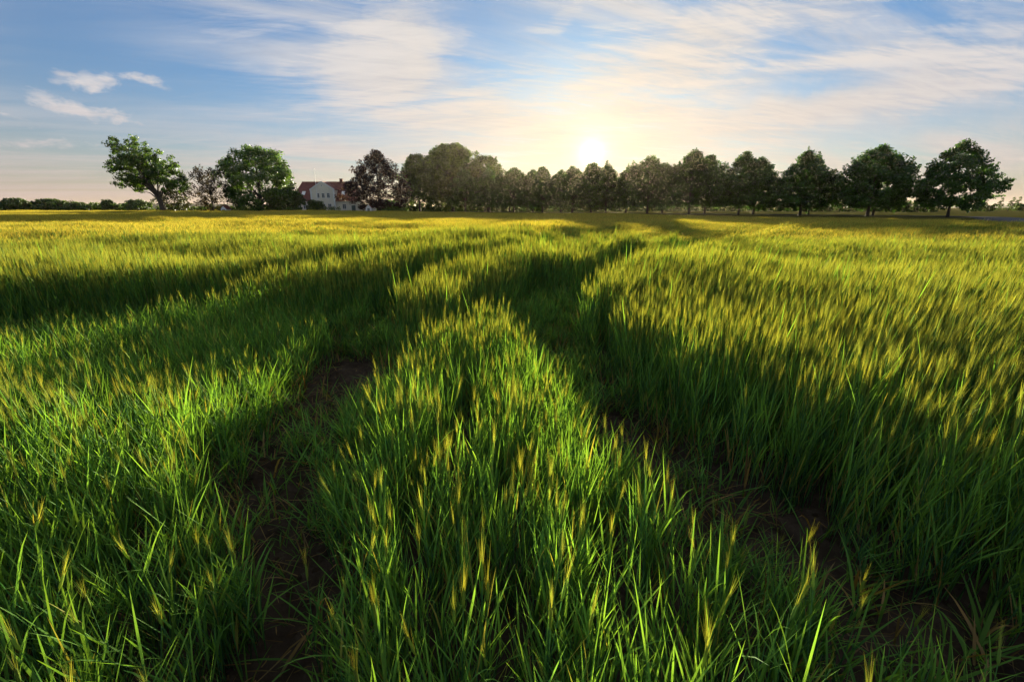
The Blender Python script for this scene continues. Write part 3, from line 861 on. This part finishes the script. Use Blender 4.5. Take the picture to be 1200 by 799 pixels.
# left: old leaning tree with lopsided crown
r = np.random.default_rng(931)
lob = [(-3.2, 0, 13.2, 3.4, 2.6), (-5.2, 0, 10.2, 3.2, 2.0), (0.6, 0, 11.2, 4.2, 2.6), (-4.2, 0.6, 6.6, 3.4, 1.9), (3.6, -0.4, 9.2, 3.2, 1.9), (4.6, 0, 6.4, 2.8, 1.9), (-0.6, 0.4, 8.2, 4.2, 2.2), (-1.8, -0.6, 10.6, 3.6, 2.4)]
P = []
for (x, y, z, a, b) in lob:
    for k in range(48):
        d = r.normal(size=3); d /= np.linalg.norm(d); q = r.random() ** 0.4
        P.append((x + d[0] * a * q, y + d[1] * 3.6 * q, z + d[2] * b * q))
P = np.array(P)
V, Q, C = leaf_cards(r, P, 0.75 * r.uniform(0.6, 1.3, len(P)), 46 * np.ones(len(P)), 0.38, (0.058, 0.115, 0.026), 0.75, 0.3, np.array([-0.5, 0, 8]))
trunk_pts = [(1.6, 0, -0.2), (1.3, 0, 1.6), (0.9, 0, 3.4), (0.2, 0, 5.6), (-0.6, 0, 8.0), (-1.4, 0, 11.5)]
tm = limbs(r, P, trunk_pts, 0.62, 34)
old = (new_mesh('crown', V, Q, M_LEAF, C), new_mesh('trunk', tm.V, tm.F, M_BARK, smooth=True))
D_OLD = 102.0
p = at_pix(184, D_OLD); plant_tree('old_tree', old, p, 'large old green tree with leaning trunk and lopsided crown at the left', 'tree')

sparse = make_tree(932, 9.8, 0.6, 4.0, 3.6, ball_prof, 190, 0.75, 0.32, 24, (0.030, 0.024, 0.018), 0.18, n_limb=50, rough=0.2, shell=0.2, tip_spray=0.9)
p = at_pix(250, 107); plant_tree('sparse_tree', sparse, p, 'thin purplish tree with gaps between its twigs left of the round green tree', 'tree')
chest = make_tree(933, 14.6, 1.0, 7.7, 7.0, dome_prof, 360, 1.15, 0.44, 66, (0.055, 0.115, 0.027), 0.45, rough=0.09, tip_spray=0.5)
p = at_pix(307, 111); plant_tree('round_tree', chest, p, 'large round green tree left of the farmhouse', 'tree')
beech = make_tree(934, 15.4, 1.4, 7.6, 6.6, lambda t: (0.8 + 0.9 * t) if t < 0.22 else max(0.0, 1 - ((t - 0.22) / 0.80) ** 1.9), 330, 1.1, 0.42, 60, (0.036, 0.019, 0.023), 0.42, rough=0.15, tip_spray=0.8)
p = at_pix(445, 126); plant_tree('purple_beech', beech, p, 'dark purple leaved tree right of the farmhouse', 'tree')

# shrubs
def shrub(seed, H, rx, c, n=70, leaf=0.34, nl=50, prof=ball_prof, cr=0.6, shell=0.3, rough=0.16):
    return make_tree(seed, H, 0.15, rx, rx * 0.9, prof, n, cr, leaf, nl, c, 0.10, n_limb=10, shell=shell, rough=rough, trunk=[(0, 0, -0.1), (0.05, 0, H * 0.3), (0, 0, H * 0.7)], tip_spray=0.25)
SH = (0.045, 0.082, 0.022)
def place_shrub(u, d, v_top, wpx, label, seed, c=SH, **kw):
    x, y = at_pix(u, d)
    H = z_pix(v_top, d) - float(ground_z(x, y)); rx = wpx / 2 / F * d * 0.95
    n = max(50, int(26 * rx * H * 0.5))
    sh = shrub(seed, H, rx, c, n=min(n, 240), **kw)
    return plant_tree('shrub', sh, (x, y), label, 'shrub')
place_shrub(337, 118, 222, 40, 'dense dark green shrub in front of the left end of the farmhouse', 941)
place_shrub(371, 122, 235, 20, 'small rounded shrub against the farmhouse gable', 942)
place_shrub(206, 106, 222, 34, 'loose twiggy shrub beside the trunk of the old leaning tree', 943, c=(0.03, 0.036, 0.016), nl=13, shell=0.1)
place_shrub(20, 152, 233, 30, 'small round tree at the far left edge of the field', 944)
place_shrub(60, 150, 234, 34, 'broad dark shrub on the far left skyline', 945)
place_shrub(92, 149, 238, 26, 'low dark shrub right of the broad one on the far left skyline', 946)
place_shrub(128, 147, 235, 13, 'tiny pointed tree standing up from the left hedge', 947)
place_shrub(162, 146, 235, 26, 'low shrub just left of the old leaning trunk', 948)
place_shrub(460, 150, 236, 40, 'low dark shrub under the right side of the purple tree', 949)

# hedges: long rows of clipped or wild growth
def hedge(name, pts, h, w, label, seed, leaf=0.34, c=SH, step=0.45):
    r = np.random.default_rng(seed); P = []
    pts = [np.array(q, float) for q in pts]
    for a, b in zip(pts[:-1], pts[1:]):
        n = int(np.linalg.norm(b - a) / step)
        for i in range(n):
            q = a + (b - a) * i / n
            hh = h * (1 + 0.22 * float(vnoise(i * 0.13, seed * 1.7, seed)) + 0.08 * r.normal())
            for z in np.arange(0.2, hh, 0.6): P.append((q[0] + r.normal(0, w * 0.3), q[1] + r.normal(0, w * 0.3), float(ground_z(q[0], q[1])) + z))
    P = np.array(P)
    V, Q, C = leaf_cards(r, P, 0.62 * r.uniform(0.7, 1.2, len(P)), np.full(len(P), 30), leaf * 1.2, c, 0.9, 0.3)
    o = root(name, (0, 0, 0), label, 'hedge')
    obj('foliage', new_mesh('foliage', V, Q, M_LEAF, C), o)
    return o
hedge('hedge', [at_pix(-220, 162), at_pix(180, 150)], 2.7, 1.6, 'low dark hedge along the far left end of the field', 951)
hedge('hedge', [at_pix(185, 128), at_pix(345, 126)], 1.9, 1.4, 'dark hedge running under the trees left of the farmhouse', 952)
hedge('hedge', [at_pix(430, 168), at_pix(560, 196), at_pix(700, 200)], 3.6, 2.0, 'tall dark hedge behind the left half of the avenue', 953, leaf=0.5, step=0.6)
hedge('hedge', [at_pix(700, 215), at_pix(900, 200), at_pix(1100, 165)], 3.0, 2.0, 'dark hedge seen between the trunks of the right half of the avenue', 954, leaf=0.5, step=0.6)
hedge('hedge', [at_pix(1140, 190), at_pix(1166, 185)], 3.0, 2.0, 'short dark hedge beyond the road at the far right', 955, leaf=0.4)
# clipped garden hedge in front of the gable
hx0, hy = at_pix(381, 121); hx1, _ = at_pix(399, 121)
hedge('clipped_hedge', [(hx0, hy), (hx1, hy)], 1.75, 0.9, 'clipped green hedge below the farmhouse gable', 956, leaf=0.2, step=0.4)
# slim trees far right
slim = make_tree(961, 7.5, 0.6, 1.3, 1.3, lambda t: max(0.0, 1 - t) ** 0.6 * 0.9 + 0.1, 60, 0.45, 0.35, 20, SH, 0.12, n_limb=12, rough=0.1)
for u, d, k, lab in ((1168, 205, 1.0, 'slim leaning tree left of two others at the far right'), (1181, 210, 1.05, 'slim leaning tree, middle of three at the far right'), (1188, 212, 1.1, 'slim leaning tree, rightmost of three at the far right')):
    o = plant_tree('slim_tree', slim, at_pix(u, d), lab, 'tree', 'slim trees at the far right', u * 1.0, (k, k, k * 0.75))
    o.rotation_euler = (0, R(14), 0)
place_shrub(1197, 200, 239, 16, 'rounded shrub at the right edge of the photo near the horizon', 962)

# ------------------------------------------------------------------ farmhouse
M_ROOF = plain('roof_tiles', (0.17, 0.055, 0.040), 0.8, 0.25, 1.2, 0.4)
M_WALL = plain('limewashed_wall', (0.74, 0.70, 0.60), 0.9, 0.08, 0.7, 0.1)
M_WHITE = plain('white_paint', (0.78, 0.78, 0.76), 0.6, 0.05, 2.0)
M_GLASS = plain('window_glass', (0.05, 0.07, 0.09), 0.12, 0.2, 1.0)
M_BRICK = plain('chimney_brick', (0.20, 0.09, 0.06), 0.9, 0.3, 4.0, 0.3)
M_WOOD = plain('painted_door', (0.10, 0.13, 0.12), 0.6, 0.2, 4.0)
D_H = 134.0
hxl, _ = at_pix(343, D_H); hxr, _ = at_pix(423, D_H); hxc = at_pix(381.5, D_H)[0]
house = root('farmhouse', (hxc, D_H, 0), 'pale farmhouse with dark red roof and white edged front gable', 'house')
xl, xr = hxl - hxc, hxr - hxc
EAVE, RIDGE, DEPTH = 3.35, 8.5, 8.6
MB().box(xl, xr, 0, DEPTH, -0.3, EAVE).build('wall', M_WALL, house)
rf = MB()
hip = 1.7
ov = 0.35
zE = EAVE - 0.15
A = [(xl - ov, -ov, zE), (xr + ov, -ov, zE), (xr + ov, DEPTH + ov, zE), (xl - ov, DEPTH + ov, zE), (xl + hip, DEPTH / 2, RIDGE), (xr - hip, DEPTH / 2, RIDGE)]
rf.add(A, [(0, 1, 5, 4), (1, 2, 5), (2, 3, 4, 5), (3, 0, 4), (3, 2, 1, 0)])
roof = rf.build('roof', M_ROOF, house)
MB().box(xl + hip, xr - hip, DEPTH / 2 - 0.14, DEPTH / 2 + 0.14, RIDGE - 0.06, RIDGE + 0.12).build('ridge_cap', M_ROOF, roof)
cxp = at_pix(403, D_H + 4)[0] - hxc
MB().box(cxp - 0.4, cxp + 0.4, DEPTH / 2 - 0.35, DEPTH / 2 + 0.35, RIDGE - 0.6, RIDGE + 0.75).box(cxp - 0.48, cxp + 0.48, DEPTH / 2 - 0.43, DEPTH / 2 + 0.43, RIDGE + 0.75, RIDGE + 0.9).build('chimney', M_BRICK, roof)
slope = (RIDGE - zE) / (DEPTH / 2 + ov)
for u in (358.5, 404.5):                                  # roof lights
    sx = at_pix(u, D_H + 1.8)[0] - hxc
    y0, y1 = 1.15, 2.0
    z0, z1 = zE + slope * (y0 + ov) + 0.06, zE + slope * (y1 + ov) + 0.06
    fr = MB().add([(sx - 0.48, y0, z0), (sx + 0.48, y0, z0), (sx + 0.48, y1, z1), (sx - 0.48, y1, z1), (sx - 0.48, y0, z0 - 0.1), (sx + 0.48, y0, z0 - 0.1), (sx + 0.48, y1, z1 - 0.1), (sx - 0.48, y1, z1 - 0.1)],
                  [(0, 1, 2, 3), (0, 4, 5, 1), (1, 5, 6, 2), (2, 6, 7, 3), (3, 7, 4, 0)]).build('roof_light', M_WHITE, roof)
# front gable
gw = 3.15; gz_e, gz_r = 6.35, 8.25; gy0 = -0.9
MB().prism([(-gw, -0.3), (gw, -0.3), (gw, gz_e), (0, gz_r), (-gw, gz_e)], gy0, DEPTH / 2).build('gable_wall', M_WALL, house)
gr = MB()
for s in (-1, 1):
    a = np.array([s * (gw + 0.3), gz_e - 0.13]); b = np.array([0, gz_r + 0.10])
    P4 = [(a[0], a[1]), (b[0], b[1]), (b[0], b[1] + 0.16), (a[0], a[1] + 0.16)]
    gr.prism(P4 if s < 0 else P4[::-1], gy0 - 0.02, DEPTH / 2)
gr.build('gable_roof', M_ROOF, house)
vb = MB()
for s in (-1, 1):
    a = np.array([s * (gw + 0.32), gz_e - 0.32]); b = np.array([0, gz_r - 0.06])
    P4 = [(a[0], a[1]), (b[0], b[1]), (b[0], b[1] + 0.34), (a[0], a[1] + 0.34)]
    vb.prism(P4 if s < 0 else P4[::-1], gy0 - 0.14, gy0 - 0.03)
    vb.box(s * gw - 0.22, s * gw + 0.22, gy0 - 0.10, gy0 - 0.003, -0.3, gz_e - 0.2)
vb.build('gable_edging', M_WHITE, house)
def window(x, z, w, h, y, nx=2, nz=3):
    f = MB()
    f.box(x - w / 2, x + w / 2, y - 0.05, y - 0.003, z, z + 0.08); f.box(x - w / 2, x + w / 2, y - 0.05, y - 0.003, z + h - 0.08, z + h)
    f.box(x - w / 2, x - w / 2 + 0.08, y - 0.05, y - 0.003, z + 0.08, z + h - 0.08); f.box(x + w / 2 - 0.08, x + w / 2, y - 0.05, y - 0.003, z + 0.08, z + h - 0.08)
    for i in range(1, nx): f.box(x - w / 2 + w * i / nx - 0.03, x - w / 2 + w * i / nx + 0.03, y - 0.046, y - 0.008, z + 0.08, z + h - 0.08)
    for i in range(1, nz): f.box(x - w / 2 + 0.08, x + w / 2 - 0.08, y - 0.042, y - 0.012, z + h * i / nz - 0.02, z + h * i / nz + 0.02)
    wn = f.build('window', M_WHITE, house)
    MB().box(x - w / 2 + 0.06, x + w / 2 - 0.06, y - 0.025, y - 0.004, z + 0.06, z + h - 0.06).build('pane', M_GLASS, wn)
    MB().box(x - w / 2 - 0.08, x + w / 2 + 0.08, y - 0.14, y - 0.003, z - 0.10, z - 0.004).build('sill', M_WHITE, wn)
for x in (-1.35, 0.15, 1.65): window(x * 0.95, 4.05, 0.85, 1.3, gy0)
for x in (-1.7, 0.0, 1.7): window(x, 1.2, 1.0, 1.35, gy0)
window(-0.05, 7.15, 0.34, 0.42, gy0, 1, 1)
for x in (-7.9, -5.6, 5.4): window(x, 1.1, 1.05, 1.35, 0.0)
dr = MB().box(7.4, 8.5, -0.05, -0.003, -0.05, 2.1).build('door', M_WOOD, house)
MB().box(8.25, 8.33, -0.11, -0.052, 0.98, 1.06).build('handle', M_GLASS, dr)
# gable-end annexe wall at the right end
MB().box(xr + 0.003, xr + 2.6, 1.2, 6.0, -0.3, 2.5).build('lean_to', M_WALL, house)
MB().add([(xr + 0.01, 0.9, 3.2), (xr + 2.9, 0.9, 2.45), (xr + 2.9, 6.3, 2.45), (xr + 0.01, 6.3, 3.2), (xr + 0.01, 0.9, 3.05), (xr + 2.9, 0.9, 2.3), (xr + 2.9, 6.3, 2.3), (xr + 0.01, 6.3, 3.05)],
         [(0, 1, 2, 3), (4, 7, 6, 5), (0, 4, 5, 1), (1, 5, 6, 2), (2, 6, 7, 3), (3, 7, 4, 0)]).build('lean_to_roof', M_ROOF, house)

# flagpole, garden sheds
px_, py_ = at_pix(373.5, 130)
fp = root('flagpole', (px_, py_, 0), 'thin white flagpole standing above the farmhouse roof', 'flagpole')
MB().tube([(0, 0, -0.3), (0, 0, 5), (0, 0, 11.2)], [0.09, 0.075, 0.04], 8).build('pole', M_WHITE, fp)
MB().tube([(0, 0, 11.2), (0, 0, 11.28), (0, 0, 11.36), (0, 0, 11.42)], [0.03, 0.09, 0.09, 0.01], 8).build('finial', M_WHITE, fp)
MB().box(-0.12, 0.12, -0.12, 0.12, -0.2, 0.6).build('base', M_WHITE, fp)
for u, d, w, h, lab in ((432, 121, 1.5, 2.3, 'small white shed under the purple tree by the farmhouse'), (262, 104, 1.2, 1.9, 'small white shed at the foot of the thin purplish tree')):
    x, y = at_pix(u, d)
    s = root('garden_shed', (x, y, float(ground_z(x, y))), lab, 'shed')
    MB().prism([(-w / 2, -0.1), (w / 2, -0.1), (w / 2, h * 0.66), (0, h), (-w / 2, h * 0.66)], 0, 1.8).build('wall', M_WHITE, s)
    m = MB()
    for sg in (-1, 1):
        P4 = [(sg * (w / 2 + 0.12), h * 0.62), (0, h + 0.02), (0, h + 0.09), (sg * (w / 2 + 0.12), h * 0.62 + 0.07)]
        m.prism(P4 if sg < 0 else P4[::-1], -0.12, 1.92)
    m.build('roof', M_ROOF, s)
    MB().box(-0.3, 0.3, -0.04, -0.003, 0, h * 0.6).build('door', M_WOOD, s)

# far low hills / woods on the horizon
M_HILL = plain('far_woods', (0.05, 0.07, 0.045), 0.95, 0.3, 0.01)
xs = np.linspace(-2600, 2600, 200); hv = 6 + 6 * vnoise(xs * 0.004, xs * 0, 81) + 4 * vnoise(xs * 0.02, xs * 0, 82)
hv = np.maximum(hv, 1.0)
V = np.concatenate([np.column_stack([xs, np.full(200, 1500.0), np.full(200, -2.0)]), np.column_stack([xs, np.full(200, 1560.0), hv]), np.column_stack([xs, np.full(200, 1900.0), hv * 0.9]), np.column_stack([xs, np.full(200, 1960.0), np.full(200, -2.0)])])
Fc = [(k * 200 + i, k * 200 + i + 1, (k + 1) * 200 + i + 1, (k + 1) * 200 + i) for k in range(3) for i in range(199)]
tag(obj('hills', new_mesh('hills', V, Fc, M_HILL, smooth=True)), kind='structure')

# ------------------------------------------------------------------ air
M_HAZE, nt, out = material('hazy_air')
pv = nt.nodes.new('ShaderNodeVolumePrincipled')
pv.inputs['Color'].default_value = (1.0, 0.86, 0.64, 1); pv.inputs['Density'].default_value = HAZE  # gold put into the scatter colour to warm the glow round the sun
pv.inputs['Anisotropy'].default_value = 0.72
nt.links.new(pv.outputs[0], out.inputs['Volume'])
tag(MB().box(-3100, 3100, -400, 5100, -3.5, 32).build('haze', M_HAZE), 'thin haze tinted gold for the glow of the low sun, lying over the field and trees', 'haze', kind='stuff')
